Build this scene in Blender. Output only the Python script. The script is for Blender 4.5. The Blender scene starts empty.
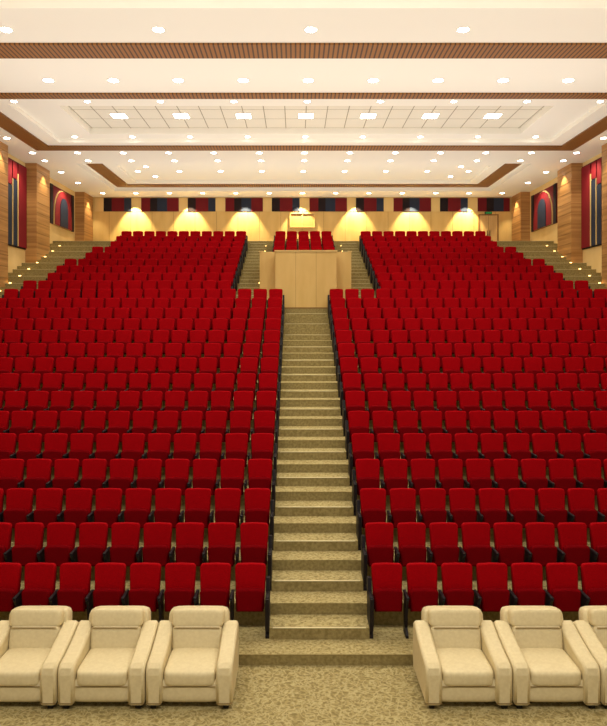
import bpy, bmesh, math, random
from mathutils import Vector, Matrix
random.seed(4)
sc=bpy.context.scene
try:
    sc.view_settings.view_transform='Standard'
    sc.view_settings.look='None'
except Exception as e: print(e)

# ---------------------------------------------------------------- materials
def lin(c):
    return tuple(((v/255)/12.92 if v/255<=0.04045 else ((v/255+0.055)/1.055)**2.4) for v in c)+(1,)
def base(name,rgb,rough=0.6,metal=0,spec=0.3):
    m=bpy.data.materials.new(name); m.use_nodes=True
    b=m.node_tree.nodes['Principled BSDF']
    b.inputs['Base Color'].default_value=lin(rgb); b.inputs['Roughness'].default_value=rough
    b.inputs['Metallic'].default_value=metal; b.inputs['Specular IOR Level'].default_value=spec
    return m,m.node_tree,b
def noisy(name,c1,c2,scale,rough=0.8,bump=0.0,stretch=(1,1,1),spec=0.2,detail=4,lo=0.35,hi=0.65):
    m,nt,b=base(name,c1,rough,0,spec)
    tc=nt.nodes.new('ShaderNodeTexCoord'); mp=nt.nodes.new('ShaderNodeMapping')
    mp.inputs['Scale'].default_value=stretch
    n=nt.nodes.new('ShaderNodeTexNoise'); n.inputs['Scale'].default_value=scale; n.inputs['Detail'].default_value=detail
    r=nt.nodes.new('ShaderNodeValToRGB')
    r.color_ramp.elements[0].position=lo; r.color_ramp.elements[0].color=lin(c1)
    r.color_ramp.elements[1].position=hi; r.color_ramp.elements[1].color=lin(c2)
    nt.links.new(tc.outputs['Object'],mp.inputs[0]); nt.links.new(mp.outputs[0],n.inputs['Vector'])
    nt.links.new(n.outputs['Fac'],r.inputs[0]); nt.links.new(r.outputs[0],b.inputs['Base Color'])
    if bump:
        bp=nt.nodes.new('ShaderNodeBump'); bp.inputs['Strength'].default_value=bump; bp.inputs['Distance'].default_value=0.01
        nt.links.new(n.outputs['Fac'],bp.inputs['Height']); nt.links.new(bp.outputs[0],b.inputs['Normal'])
    return m
def emis(name,rgb,s):
    m,nt,b=base(name,rgb,0.5)
    b.inputs['Emission Color'].default_value=lin(rgb); b.inputs['Emission Strength'].default_value=s
    return m
def slats(name,c1,c2,axis,period):
    m,nt,b=base(name,c1,0.5)
    tc=nt.nodes.new('ShaderNodeTexCoord'); w=nt.nodes.new('ShaderNodeTexWave')
    w.bands_direction=axis; w.inputs['Scale'].default_value=0.314/period
    r=nt.nodes.new('ShaderNodeValToRGB')
    r.color_ramp.elements[0].position=0.15; r.color_ramp.elements[0].color=lin(c2)
    r.color_ramp.elements[1].position=0.4; r.color_ramp.elements[1].color=lin(c1)
    nt.links.new(tc.outputs['Object'],w.inputs['Vector']); nt.links.new(w.outputs['Fac'],r.inputs[0]); nt.links.new(r.outputs[0],b.inputs['Base Color'])
    return m
def carpet(name,a,b_,c,amt=0.45,vs=13,ns=20):
    m,nt,b=base(name,a,0.95,0,0.05)
    tc=nt.nodes.new('ShaderNodeTexCoord')
    v=nt.nodes.new('ShaderNodeTexVoronoi'); v.feature='DISTANCE_TO_EDGE'; v.inputs['Scale'].default_value=vs
    n=nt.nodes.new('ShaderNodeTexNoise'); n.inputs['Scale'].default_value=ns; n.inputs['Detail'].default_value=6
    n0=nt.nodes.new('ShaderNodeTexNoise'); n0.inputs['Scale'].default_value=6
    va=nt.nodes.new('ShaderNodeMixRGB'); va.inputs[0].default_value=0.3
    nt.links.new(tc.outputs['Object'],va.inputs[1]); nt.links.new(n0.outputs['Color'],va.inputs[2]); nt.links.new(tc.outputs['Object'],n0.inputs['Vector'])
    nt.links.new(va.outputs[0],v.inputs['Vector']); nt.links.new(tc.outputs['Object'],n.inputs['Vector'])
    r=nt.nodes.new('ShaderNodeValToRGB'); r.color_ramp.elements[0].position=0.40; r.color_ramp.elements[0].color=lin(a)
    r.color_ramp.elements[1].position=0.60; r.color_ramp.elements[1].color=lin(b_)
    nt.links.new(n.outputs['Fac'],r.inputs[0])
    r2=nt.nodes.new('ShaderNodeValToRGB'); r2.color_ramp.elements[0].position=0.0; r2.color_ramp.elements[0].color=(amt,amt,amt,1)
    r2.color_ramp.elements[1].position=0.14; r2.color_ramp.elements[1].color=(0,0,0,1)
    nt.links.new(v.outputs['Distance'],r2.inputs[0])
    mx=nt.nodes.new('ShaderNodeMixRGB'); mx.inputs[2].default_value=lin(c)
    nt.links.new(r2.outputs[0],mx.inputs[0]); nt.links.new(r.outputs[0],mx.inputs[1]); nt.links.new(mx.outputs[0],b.inputs['Base Color'])
    return m

M_carpet=carpet('carpet_beige',(130,116,76),(162,146,100),(200,186,140),0.6,11)
M_step=carpet('stair_carpet',(136,121,79),(176,160,112),(200,186,139),0.4,11,20)
M_riser=noisy('stair_riser_carpet',(130,115,74),(156,140,95),20,0.95,0,(1,1,1),0.05)
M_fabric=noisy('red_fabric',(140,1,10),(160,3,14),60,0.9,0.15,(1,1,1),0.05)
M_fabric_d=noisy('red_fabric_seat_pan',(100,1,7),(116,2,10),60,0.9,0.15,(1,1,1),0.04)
M_fabric2=noisy('red_fabric_back',(60,2,7),(74,3,9),40,0.9,0,(1,1,1),0.05)
M_black=base('black_plastic',(20,12,20),0.5)[0]
M_leather=noisy('cream_leather',(214,198,158),(221,206,167),25,0.55,0.06,(1,1,1),0.25)
M_seam=base('leather_seam',(140,116,74),0.7)[0]
M_foot=base('dark_foot',(28,22,20),0.4)[0]
M_ceil=base('ceiling_plaster',(248,244,235),0.85,0,0.1)[0]
M_wood_x=slats('ceiling_wood_slats_x',(146,94,38),(74,42,14),'X',0.12)
M_wood_y=slats('ceiling_wood_slats_y',(146,94,38),(74,42,14),'Y',0.12)
M_birch=noisy('birch_panel',(200,164,98),(212,178,112),2.2,0.5,0,(1,1,0.25),0.25)
M_pillar=noisy('pillar_wood',(158,112,62),(190,142,86),1.2,0.5,0,(0.2,0.2,8),0.3)
M_wall=noisy('wall_cream',(220,190,132),(228,200,144),1.2,0.7,0,(1,1,1),0.15)
M_joint=base('panel_joint',(126,92,50),0.7)[0]
M_maroon=base('panel_maroon',(100,6,18),0.8)[0]
M_red=base('panel_red',(124,10,24),0.8)[0]
M_navy=base('panel_navy',(34,42,62),0.8)[0]
M_dark=base('panel_black',(26,10,16),0.8)[0]
M_cream=base('panel_cream',(214,184,124),0.7)[0]
M_lamp=emis('downlight_glow',(255,252,240),20)
M_lampp=emis('panel_light_glow',(255,252,242),12)
M_nosing=base('stair_nosing',(222,210,170),0.6)[0]  # plain pale colour for the step edges, no glow
M_dot=emis('step_light_glow',(255,205,120),9)
M_green=emis('exit_green',(30,120,60),0.4)
M_chrome=base('fixture_white',(240,235,225),0.4)[0]
M_grid=base('ceiling_tile_joint',(160,150,130),0.8)[0]
M_tile=base('ceiling_tile',(232,226,212),0.8)[0]
M_glass=base('booth_window_shutter',(176,138,84),0.4)[0]
M_door=noisy('door_wood',(190,152,98),(200,164,110),3,0.5,0,(3,3,0.4))

# ---------------------------------------------------------------- mesh helpers
def newbm(): return bmesh.new()
def box(bm,x0,x1,y0,y1,z0,z1,mat=0,bevel=0,seg=2,M=None):
    vs=[bm.verts.new((x,y,z)) for z in (z0,z1) for y in (y0,y1) for x in (x0,x1)]
    idx=[(0,2,3,1),(4,5,7,6),(0,1,5,4),(2,6,7,3),(0,4,6,2),(1,3,7,5)]
    fs=[bm.faces.new([vs[i] for i in f]) for f in idx]
    for f in fs: f.material_index=mat
    vv=vs
    if bevel:
        es=list({e for f in fs for e in f.edges})
        r=bmesh.ops.bevel(bm,geom=es,offset=bevel,segments=seg,affect='EDGES',profile=0.5)
        for f in r['faces']: f.material_index=mat; f.smooth=True
        vv=list({v for f in r['faces'] for v in f.verts})
    if M is not None: bmesh.ops.transform(bm,matrix=M,verts=vv)
    return vv
def prism(bm,pts,a0,a1,plane='xz',mat=0,bevel=0,seg=2,M=None):
    def Pp(p,a):
        return {'xz':(p[0],a,p[1]),'yz':(a,p[0],p[1]),'xy':(p[0],p[1],a)}[plane]
    A=[bm.verts.new(Pp(p,a0)) for p in pts]; B=[bm.verts.new(Pp(p,a1)) for p in pts]
    n=len(pts); fs=[bm.faces.new(A),bm.faces.new(B[::-1])]
    for i in range(n): fs.append(bm.faces.new([A[i],B[i],B[(i+1)%n],A[(i+1)%n]]))
    bmesh.ops.recalc_face_normals(bm,faces=fs)
    for f in fs: f.material_index=mat
    vv=A+B
    if bevel:
        es=list({e for f in fs[:2] for e in f.edges})
        r=bmesh.ops.bevel(bm,geom=es,offset=bevel,segments=seg,affect='EDGES',profile=0.5)
        for f in r['faces']: f.material_index=mat; f.smooth=True
        s=set(v for f in fs if f.is_valid for v in f.verts)
        for f in r['faces']: s|=set(f.verts)
        vv=list(s)
    if M is not None: bmesh.ops.transform(bm,matrix=M,verts=vv)
    return vv
def pbox(bm,c,s,p=6,n=8,mat=0,M=None,puff=0.0):
    """soft cushion: rounded box of size s, p-norm rounding"""
    vd={}
    N=n+1
    def V(i,j,k):
        key=(i,j,k)
        if key in vd: return vd[key]
        q=Vector([math.sin((2*t/N-1)*math.pi/2) for t in key])
        nn=(abs(q.x)**p+abs(q.y)**p+abs(q.z)**p)**(1/p); q=q/nn
        bul=1+puff*(1-q.x*q.x)*(1-q.y*q.y)
        co=Vector((c[0]+q.x*s[0]/2,c[1]+q.y*s[1]/2,c[2]+q.z*s[2]/2*bul))
        if M is not None: co=M@co
        vd[key]=bm.verts.new(co); return vd[key]
    for a in range(3):
        for e in (0,N):
            for i in range(N):
                for j in range(N):
                    q=[]
                    for (u,w_) in ((i,j),(i+1,j),(i+1,j+1),(i,j+1)):
                        t=[u,w_]; t.insert(a,e); q.append(V(*t))
                    f=bm.faces.new(q); f.material_index=mat; f.smooth=True
def cyl(bm,c,r,h,axis='z',n=16,mat=0):
    m=Matrix.Translation(c)
    if axis=='x': m=m@Matrix.Rotation(math.pi/2,4,'Y')
    if axis=='y': m=m@Matrix.Rotation(math.pi/2,4,'X')
    g=bmesh.ops.create_cone(bm,cap_ends=True,segments=n,radius1=r,radius2=r,depth=h,matrix=m)
    for v in g['verts']:
        for f in v.link_faces: f.material_index=mat
def finish(bm,name,mats,loc=(0,0,0),link=True):
    bmesh.ops.recalc_face_normals(bm,faces=bm.faces[:])
    me=bpy.data.meshes.new(name); bm.to_mesh(me); bm.free()
    for m in mats: me.materials.append(m)
    if not link: return me
    o=bpy.data.objects.new(name,me); o.location=loc; sc.collection.objects.link(o); return o
def inst(me,name,loc,rz=0):
    o=bpy.data.objects.new(name,me); o.location=loc; o.rotation_euler=(0,0,rz); sc.collection.objects.link(o); return o

# ---------------------------------------------------------------- layout
CAMX=-0.35; CAMZ=4.93
Y0=9.85; D=0.95; R=0.345; Z0=0.15
def py(k): return Y0+D*k
def pz(k): return Z0+R*k
NP=25            # landing index
YB=38.6; ZC=11.8; XW=12.2
AH=0.75
def outer(k): return 10.5 if k<15 else 10.1-(k-15)*0.2

# floor (front)
bm=newbm(); box(bm,-XW,XW,-1.0,Y0,-0.2,0.0); finish(bm,'floor',[M_carpet])
# tiers, half steps and nosings: one stepped floor
pts=[(Y0,-0.2)]
for k in range(NP+1):
    pts.append((py(k),pz(k)))
    pts.append((py(k+1) if k<NP else YB,pz(k)))
pts.append((YB,-0.2))
bm=newbm(); prism(bm,pts,-XW,XW,'yz')
for k in range(0,25):
    segs=[]
    if k<15: segs.append((-AH,AH))
    if k>=15: segs+= [(-2.6,-1.72),(1.72,2.6)]
    o=outer(k)+0.05
    segs+=[(-XW+0.001,-o),(o,XW-0.001)]
    for a,b in segs:
        box(bm,a,b,py(k)+D/2,py(k+1),pz(k),pz(k)+R/2)
        m=0.05
        if abs(a)<3: box(bm,a+m,b-m,py(k)+D/2-0.004,py(k)+D/2+0.02,pz(k)+R/2-0.006,pz(k)+R/2+0.004,1)
        box(bm,a+m,b-m,py(k+1)-0.004,py(k+1)+0.014,pz(k+1)-0.006,pz(k+1)+0.003,1 if k>=15 or abs(a)>3 else 2)
bm.normal_update()
for f in bm.faces:
    if f.material_index==0 and abs(f.normal.y)>0.9: f.material_index=2
box(bm,-XW+0.01,XW-0.01,Y0-0.004,Y0+0.02,Z0-0.006,Z0+0.003,2)
finish(bm,'floor_stepped_tier',[M_step,M_nosing,M_riser])

# ---------------------------------------------------------------- theatre seats
P=0.54
def seat_parts(bm,cx):
    w=0.475
    def ol(w0,w1,h0,h1,r=0.05):
        pts=[(-w0/2,h0),(w0/2,h0),(w1/2,h1-r*1.2)]
        for i in range(1,4):
            a=i/4*math.pi/2; pts.append((w1/2-r+r*math.cos(a),h1-r*1.2+r*1.2*math.sin(a)))
        pts.append((w1/2-r,h1)); pts.append((0,h1+0.008))
        pts+= [(-x,z) for x,z in pts[2:-1][::-1]]
        return pts
    T=Matrix.Translation((cx,0,0))
    tilt=T@Matrix.Translation((0,-0.16,0.36))@Matrix.Rotation(math.radians(-8),4,'X')
    prism(bm,ol(0.43,w,0.02,0.665),-0.075,0.02,'xz',0,0.022,2,tilt)
    prism(bm,ol(0.42,w-0.02,-0.02,0.62),0.02,0.045,'xz',1,0,1,tilt)
    pan=T@Matrix.Translation((0,-0.19,0.36))@Matrix.Rotation(math.radians(-2),4,'X')
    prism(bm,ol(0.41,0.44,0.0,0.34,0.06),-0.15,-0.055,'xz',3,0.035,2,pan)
def stanchion(bm,x,end=False):
    w=0.02 if not end else 0.03
    prism(bm,[(-0.40,0.0),(-0.14,0.0),(-0.16,0.10),(-0.14,0.60),(-0.40,0.63),(-0.44,0.58),(-0.38,0.5),(-0.30,0.12),(-0.40,0.04)],x-w,x+w,'yz',2)
    box(bm,x-0.026,x+0.026,-0.46,-0.12,0.60,0.635,2,0.012,1)
    if end:
        prism(bm,[(-0.44,0.12),(-0.10,0.12),(-0.02,0.80),(-0.16,0.82),(-0.20,0.62),(-0.50,0.62)],x-0.032,x+0.032,'yz',2,0.01,1)
_cache={}
def row_mesh(n):
    if n in _cache: return _cache[n]
    bm=newbm()
    for i in range(n): seat_parts(bm,(i+0.5)*P-n*P/2)
    for i in range(n+1): stanchion(bm,i*P-n*P/2,i in(0,n))
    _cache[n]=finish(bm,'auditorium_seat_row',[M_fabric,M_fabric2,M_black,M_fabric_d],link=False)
    return _cache[n]
def place_row(k,xa,xb):
    n=int((xb-xa)/P+0.02)
    me=row_mesh(n)
    yy=py(k)+0.90
    if xa>0: cx=xa+n*P/2
    elif xb<0: cx=xb-n*P/2
    else: cx=(xa+xb)/2
    inst(me,'auditorium_seat_row',(cx,yy,pz(k)+0.001))
g=0.03
for k in range(15):
    place_row(k,AH+g,outer(k)+0.01); place_row(k,-outer(k)-0.01,-AH-g)
for k in range(15,24):
    place_row(k,2.63+g,outer(k)+0.2); place_row(k,-outer(k)-0.2,-2.63-g)
for k in range(20,24): place_row(k,-1.35,1.35)

# ---------------------------------------------------------------- central box (parapet)
bm=newbm()
zt=7.46
zb=pz(15)
box(bm,-1.08,1.08,24.32,25.6,zb,7.34,0)
box(bm,-1.70,1.70,25.6,28.84,zb,zt,0)
box(bm,-1.11,1.11,24.29,25.62,7.34,7.39,1)
box(bm,-1.73,-1.58,25.57,28.84,zt,zt+0.03,1); box(bm,1.58,1.73,25.57,28.84,zt,zt+0.03,1)
for x in (-0.36,0.36): box(bm,x-0.004,x+0.004,24.317,24.32,zb+0.05,7.34,2)
box(bm,-1.09,1.09,24.31,24.32,zb,zb+0.05,2)
finish(bm,'control_booth_parapet',[M_birch,M_cream,M_joint])

# ---------------------------------------------------------------- armchairs
def armchair_mesh():
    bm=newbm()
    pbox(bm,(0,-0.02,0.22),(0.80,0.90,0.30),10,6,0)
    prof=[(-0.50,0.07),(0.46,0.07),(0.50,0.30),(0.47,0.70),(0.38,0.76),(0.10,0.67),(-0.20,0.60),(-0.42,0.57),(-0.49,0.53),(-0.51,0.45)]
    for s in (-1,1):
        x0,x1=(s*0.55,s*0.34)
        a,b=min(x0,x1),max(x0,x1)
        prism(bm,prof,a,b,'yz',0,0.04,4)
        box(bm,s*0.445-0.10,s*0.445+0.10,-0.512,-0.506,0.09,0.10,1)
    pbox(bm,(0,-0.12,0.385),(0.68,0.76,0.20),7,8,0,None,0.18)
    Mb=Matrix.Translation((0,0.36,0.40))@Matrix.Rotation(math.radians(-12),4,'X')
    pbox(bm,(0,0.03,0.19),(0.84,0.24,0.66),8,8,0,Mb)
    pbox(bm,(0,-0.13,0.14),(0.68,0.20,0.40),6,8,0,Mb)
    pbox(bm,(0,-0.10,0.41),(0.72,0.25,0.25),5.5,8,0,Mb)
    box(bm,-0.31,0.31,-0.243,-0.225,0.290,0.298,1,0,1,Mb)
    box(bm,-0.33,0.33,-0.478,-0.47,0.285,0.293,1)
    for s in (-1,1):
        for y in (-0.42,0.40): box(bm,s*0.46-0.035,s*0.46+0.035,y-0.035,y+0.035,0,0.09,2,0.006,1)
    return finish(bm,'cream_leather_armchair',[M_leather,M_seam,M_foot],link=False)
ac=armchair_mesh()
for s in (-1,1):
    for i in range(4):
        off=1.145 if s<0 else 1.28
        inst(ac,'cream_leather_armchair',(s*(off+0.555+i*1.112),9.20,0.001))

# ---------------------------------------------------------------- walls
for s,nm in ((-1,'wall_left'),(1,'wall_right')):
    bm=newbm(); a,b=sorted((s*XW,s*(XW+0.3)))
    box(bm,a,b,-1.0,YB+0.3,-0.2,ZC+0.9); finish(bm,nm,[M_wall])
bm=newbm(); box(bm,-XW,XW,YB,YB+0.3,-0.2,ZC+0.9,0); finish(bm,'wall_back',[M_birch])
def floorz(y):
    k=int(max(0,min(NP,(y-Y0)/D))); return pz(k) if y>=Y0 else 0
for s in (-1,1):
    for (ya,yb) in ((37.0,38.55),(30.2,31.8),(25.5,27.2),(20.8,22.4),(16.1,17.7),(11.4,13.0)):
        bm=newbm(); a,b=sorted((s*11.7,s*XW)); zb=floorz(ya)
        box(bm,a,b,ya,yb,zb,ZC,0)
        f0,f1=sorted((s*11.69,s*11.7))
        z=zb+0.45
        while z<ZC-0.2:
            box(bm,f0,f1,ya,yb,z,z+0.012,1); z+=0.45
        finish(bm,'wood_pillar',[M_pillar,M_joint])
# decorative panels on the side walls
def arch(ya,yb,z0,z1,n=10):
    r=(yb-ya)/2; c=(ya+yb)/2; pts=[(ya,z0),(yb,z0)]
    for i in range(n+1):
        t=math.pi*i/n; pts.append((c+r*math.cos(t),z1-r+r*math.sin(t)))
    return pts
for s in (-1,1):
    def lay(bm,pts,d0,d1,mat):
        a,b=sorted((s*(XW-d0),s*(XW-d1))); prism(bm,pts,a,b,'yz',mat)
    def rect(ya,yb,z0,z1): return [(ya,z0),(yb,z0),(yb,z1),(ya,z1)]
    for base_y in (27.25,17.75):
        bm=newbm(); z0=8.0 if base_y>20 else 4.6; z1=11.6; L=2.9
        lay(bm,rect(base_y,base_y+L,z0,z1),0.003,0.06,3)
        lay(bm,rect(base_y+0.04,base_y+0.86,z0+0.05,z1-0.05),0.06,0.09,0)
        lay(bm,rect(base_y+0.90,base_y+1.30,z0+0.05,z1-1.1),0.06,0.10,1)
        lay(bm,rect(base_y+0.90,base_y+1.30,z1-1.05,z1-0.05),0.06,0.10,0)
        lay(bm,rect(base_y+1.32,base_y+1.38,z0+0.05,z1-0.8),0.06,0.12,2)
        lay(bm,rect(base_y+1.40,base_y+1.85,z0+0.05,z1-0.8),0.06,0.10,1)
        lay(bm,rect(base_y+1.40,base_y+1.85,z1-0.75,z1-0.05),0.06,0.10,0)
        lay(bm,rect(base_y+1.87,base_y+1.93,z0+0.05,z1-0.5),0.06,0.12,2)
        lay(bm,rect(base_y+1.97,base_y+2.86,z0+0.05,z1-0.05),0.06,0.10,0)
        finish(bm,'acoustic_wall_panel',[M_red,M_navy,M_cream,M_dark])
    for base_y in (33.1,22.9):
        bm=newbm(); z0=9.6 if base_y>30 else 7.0; z1=11.5; L=3.5 if base_y>30 else 2.2; c=base_y+L/2
        lay(bm,rect(base_y,base_y+L,z0,z1),0.003,0.05,0)
        lay(bm,rect(base_y,base_y+0.35,z0,z1),0.05,0.08,3)
        lay(bm,rect(base_y+L-0.35,base_y+L,z0,z1),0.05,0.08,3)
        lay(bm,arch(c-L*0.37,c+L*0.37,z0,z1-0.05),0.05,0.10,2)
        lay(bm,arch(c-L*0.355,c+L*0.355,z0,z1-0.10),0.10,0.13,4)
        lay(bm,arch(c-L*0.16,c+L*0.16,z0,z1-0.45),0.13,0.16,1)
        finish(bm,'acoustic_wall_panel',[M_maroon,M_navy,M_cream,M_dark,M_red])

# back wall: coloured frieze
bm=newbm(); x=-11.6; i=0
pat=[(0.50,2),(0.45,3),(0.7,0),(0.40,1),(0.55,2),(0.50,0),(0.40,3),(0.55,1),(0.65,0)]
while x<11.5:
    w,m=pat[i%len(pat)]; w=min(w,11.6-x); d=0.05 if m!=2 else 0.03
    box(bm,x,x+w,YB-d,YB-0.003,11.0,ZC-0.05,m); x+=w; i+=1
finish(bm,'acoustic_frieze',[M_maroon,M_navy,M_cream,M_dark])
bm=newbm()
for i in range(-9,10): box(bm,i*1.2-0.006,i*1.2+0.006,YB-0.006,YB,8.775,10.99)
finish(bm,'trim_2',[M_joint])
# projection window
bm=newbm()
box(bm,-0.7,0.7,YB-0.12,YB,10.1,10.16,0); box(bm,-0.7,0.7,YB-0.12,YB,10.86,10.92,0)
box(bm,-0.7,-0.64,YB-0.12,YB,10.16,10.86,0); box(bm,0.64,0.7,YB-0.12,YB,10.16,10.86,0)
box(bm,-0.64,0.64,YB-0.03,YB-0.01,10.16,10.86,1); box(bm,-0.02,0.02,YB-0.08,YB,10.16,10.86,0)
finish(bm,'window_1',[M_birch,M_glass])
# door
bm=newbm(); cx=10.4; zb=8.775
box(bm,cx-0.5,cx+0.5,YB-0.05,YB-0.003,zb,zb+2.0,0)
box(bm,cx-0.56,cx-0.5,YB-0.09,YB-0.003,zb,zb+2.06,1); box(bm,cx+0.5,cx+0.56,YB-0.09,YB-0.003,zb,zb+2.06,1)
box(bm,cx-0.5,cx+0.5,YB-0.09,YB-0.003,zb+2.0,zb+2.06,1)
box(bm,cx-0.008,cx+0.008,YB-0.055,YB-0.045,zb,zb+2.0,1)
cyl(bm,(cx-0.07,YB-0.09,zb+1.0),0.02,0.3,'z',8,2); cyl(bm,(cx+0.07,YB-0.09,zb+1.0),0.02,0.3,'z',8,2)
box(bm,cx-0.2,cx+0.2,YB-0.1,YB-0.003,zb+2.07,zb+2.2,2,0.01,1)
box(bm,cx-0.17,cx+0.17,YB-0.106,YB-0.1,zb+2.09,zb+2.18,3)
finish(bm,'door_1',[M_door,M_joint,M_black,M_green])

# ---------------------------------------------------------------- ceiling
bm=newbm()
def frame(ox,oy0,oy1,ix,iy0,iy1,z,t,mat=0):
    box(bm,-ox,ox,oy0,iy0,z,z+t,mat); box(bm,-ox,ox,iy1,oy1,z,z+t,mat)
    box(bm,-ox,-ix,iy0,iy1,z,z+t,mat); box(bm,ix,ox,iy0,iy1,z,z+t,mat)
frame(XW+0.3,-1.0,18.5,9.6,4.0,15.2,ZC,0.3)
frame(XW+0.3,18.5,28.8,9.5,21.95,26.7,ZC,0.14)
frame(XW+0.3,28.8,YB+0.3,10.0,30.3,36.7,ZC,0.2)
box(bm,-9.6,9.6,4.0,15.2,ZC+0.3,ZC+0.4,1)
frame(9.5,21.95,26.7,8.1,22.6,26.0,ZC+0.14,0.26)
box(bm,-8.1,8.1,22.6,26.0,ZC+0.36,ZC+0.46,1)
frame(10.0,30.3,36.7,8.6,31.6,35.6,ZC+0.2,0.14)
box(bm,-8.6,8.6,31.6,35.6,ZC+0.34,ZC+0.44,0)
for (xh,ya,yb,z,st) in ((9.6,4.0,15.2,ZC+0.295,0.73),(8.1,22.6,26.0,ZC+0.355,0.73)):
    n=int(xh/st)
    for i in range(-n,n+1): box(bm,i*st-0.013,i*st+0.013,ya,yb,z,z+0.006,2)
    y=ya+st*1.5
    while y<yb: box(bm,-xh,xh,y-0.006,y+0.006,z,z+0.005,2); y+=st*1.5
finish(bm,'ceiling',[M_ceil,M_tile,M_grid])
def strip(name,rects,z,mat):
    b=newbm()
    for x0,x1,y0,y1 in rects: box(b,x0,x1,y0,y1,z-0.05,z)
    return finish(b,name,[mat])
strip('trim_3',[(-XW,XW,17.1,18.0)],ZC,M_wood_x)
strip('trim_4',[(-10.8,10.8,20.85,21.3),(-10.8,10.8,27.15,27.8)],ZC,M_wood_x)
strip('trim_5',[(-10.8,-10.1,21.3,27.15),(10.1,10.8,21.3,27.15)],ZC,M_wood_y)
strip('trim_6',[(-9.8,-9.1,30.35,35.9),(9.1,9.8,30.35,35.9)],ZC+0.2,M_wood_y)
strip('trim_7',[(-9.8,9.8,35.9,36.5)],ZC+0.2,M_wood_x)

# downlights
bm=newbm()
def dl(x,y,z,r=0.15):
    cyl(bm,(x,y,z-0.008),r+0.035,0.016,'z',20,1); cyl(bm,(x,y,z-0.018),r,0.012,'z',20,0)
for i in range(-3,4): dl(i*3.6*0.93 if abs(i)==3 else i*3.6,16.3,ZC,0.13)
for i in range(-6,7): dl(i*1.86,19.75,ZC,0.14)
for i in range(-4,5): dl(i*2.3,21.65,ZC,0.09)
for i in range(-4,5): dl(i*2.2,26.35,ZC+0.14,0.09)
for i in range(-6,7): dl(i*1.86,28.3,ZC,0.11)
for i in range(-6,7): dl(i*1.86,29.7,ZC,0.11)
for i in range(-4,5): dl(i*2.0,33.4,ZC+0.34,0.11)
for i in range(-6,7): dl(i*1.8,37.3,ZC,0.11)
for s in (-1,1):
    for y in (20.5,23.2,26.0,32.0,34.5): dl(s*11.25,y,ZC,0.11)
for s in (-1,1):
    for y in (32.4,34.6): dl(s*7.4,y,ZC+0.34,0.11)
finish(bm,'ceiling_downlights',[M_lamp,M_chrome])
bm=newbm()
for i in range(-3,4):
    box(bm,i*2.2-0.28,i*2.2+0.28,24.1,24.66,ZC+0.335,ZC+0.36,1); box(bm,i*2.2-0.25,i*2.2+0.25,24.13,24.63,ZC+0.325,ZC+0.337,0)
    for y in (7.0,10.0,13.0):
        box(bm,i*2.2-0.25,i*2.2+0.25,y,y+0.5,ZC+0.27,ZC+0.3,0)
finish(bm,'ceiling_light_panels',[M_lampp,M_chrome])
# step marker lights
bm=newbm()
for k in range(8,25):
    for s in (-1,1):
        cyl(bm,(s*(XW-0.60),py(k)+0.2,pz(k)+0.02),0.045,0.04,'z',10,0)
        if k>=15: cyl(bm,(s*1.79,py(k)+0.2,pz(k)+0.02),0.025,0.04,'z',10,0)
finish(bm,'stair_marker_lights',[M_dot])

# ---------------------------------------------------------------- lights
def area(name,loc,rot,sx,sy,power,col=(1,0.93,0.80)):
    l=bpy.data.lights.new(name,'AREA'); l.shape='RECTANGLE'; l.size=sx; l.size_y=sy; l.energy=power; l.color=col
    o=bpy.data.objects.new(name,l); o.location=loc; o.rotation_euler=rot; sc.collection.objects.link(o); return o
def spot(name,loc,target,power,ang,col=(1,0.88,0.68),blend=0.6,r=0.08):
    l=bpy.data.lights.new(name,'SPOT'); l.energy=power; l.spot_size=math.radians(ang); l.spot_blend=blend; l.color=col; l.shadow_soft_size=r
    o=bpy.data.objects.new(name,l); o.location=loc
    d=Vector(target)-Vector(loc); o.rotation_euler=d.to_track_quat('-Z','Y').to_euler(); sc.collection.objects.link(o); return o
for Y,p in ((12.5,240),(16.3,215),(19.75,205),(22.3,195),(28.5,180),(32.3,125)):
    for X in (-8,-4,0,4,8):
        spot('downlight_beam',(X,Y,ZC-0.06),(X,Y,0),p,140,(1,0.91,0.70),0.8,0.12)
for Y,p in ((13,320),(19,325),(25,325),(31.5,280),(36.0,120)):
    area('added_ceiling_fill',(0,Y,ZC-2.6),(math.pi,0,0),21,5.0,p,(1,0.96,0.87))  # added upward fill to brighten the ceiling; no fixture, unseen from below
for i in range(-3,4):
    x=i*3.08-0.1
    spot('wall_washer',(x,YB-0.65,ZC-0.15),(x,YB-0.05,9.9),760,74,(1,0.84,0.48),0.45,0.03)
for s in (-1,1):
    for y in (37.7,31.0,26.35,21.6,17):
        spot('pillar_washer',(s*11.35,y,ZC-0.1),(s*11.7,y,9.0),180,80,(1,0.84,0.55),0.5,0.04)
    for y in (28.7,34.6):
        spot('panel_washer',(s*11.3,y,ZC-0.1),(s*12.2,y,9.6),170,110,(1,0.88,0.62),0.7,0.05)
a=area('stage_light',(0,2.0,10.8),(0,0,0),14,1.5,850,(1,0.94,0.80))
d=Vector((0,14,1.0))-Vector((0,2.0,10.8)); a.rotation_euler=d.to_track_quat('-Z','Y').to_euler()

w=bpy.data.worlds.new('world'); sc.world=w; w.use_nodes=True
w.node_tree.nodes['Background'].inputs[0].default_value=(1,0.93,0.79,1)
w.node_tree.nodes['Background'].inputs[1].default_value=0.32

# ---------------------------------------------------------------- camera
cd=bpy.data.cameras.new('camera'); cam=bpy.data.objects.new('camera',cd); sc.collection.objects.link(cam)
cam.location=(CAMX,0,CAMZ); cam.rotation_euler=(math.pi/2,0,0)
cd.sensor_fit='AUTO'; cd.sensor_width=36; cd.lens=690/726*36
cd.shift_x=7.5/726; cd.shift_y=-43/726; cd.clip_end=200
sc.camera=cam
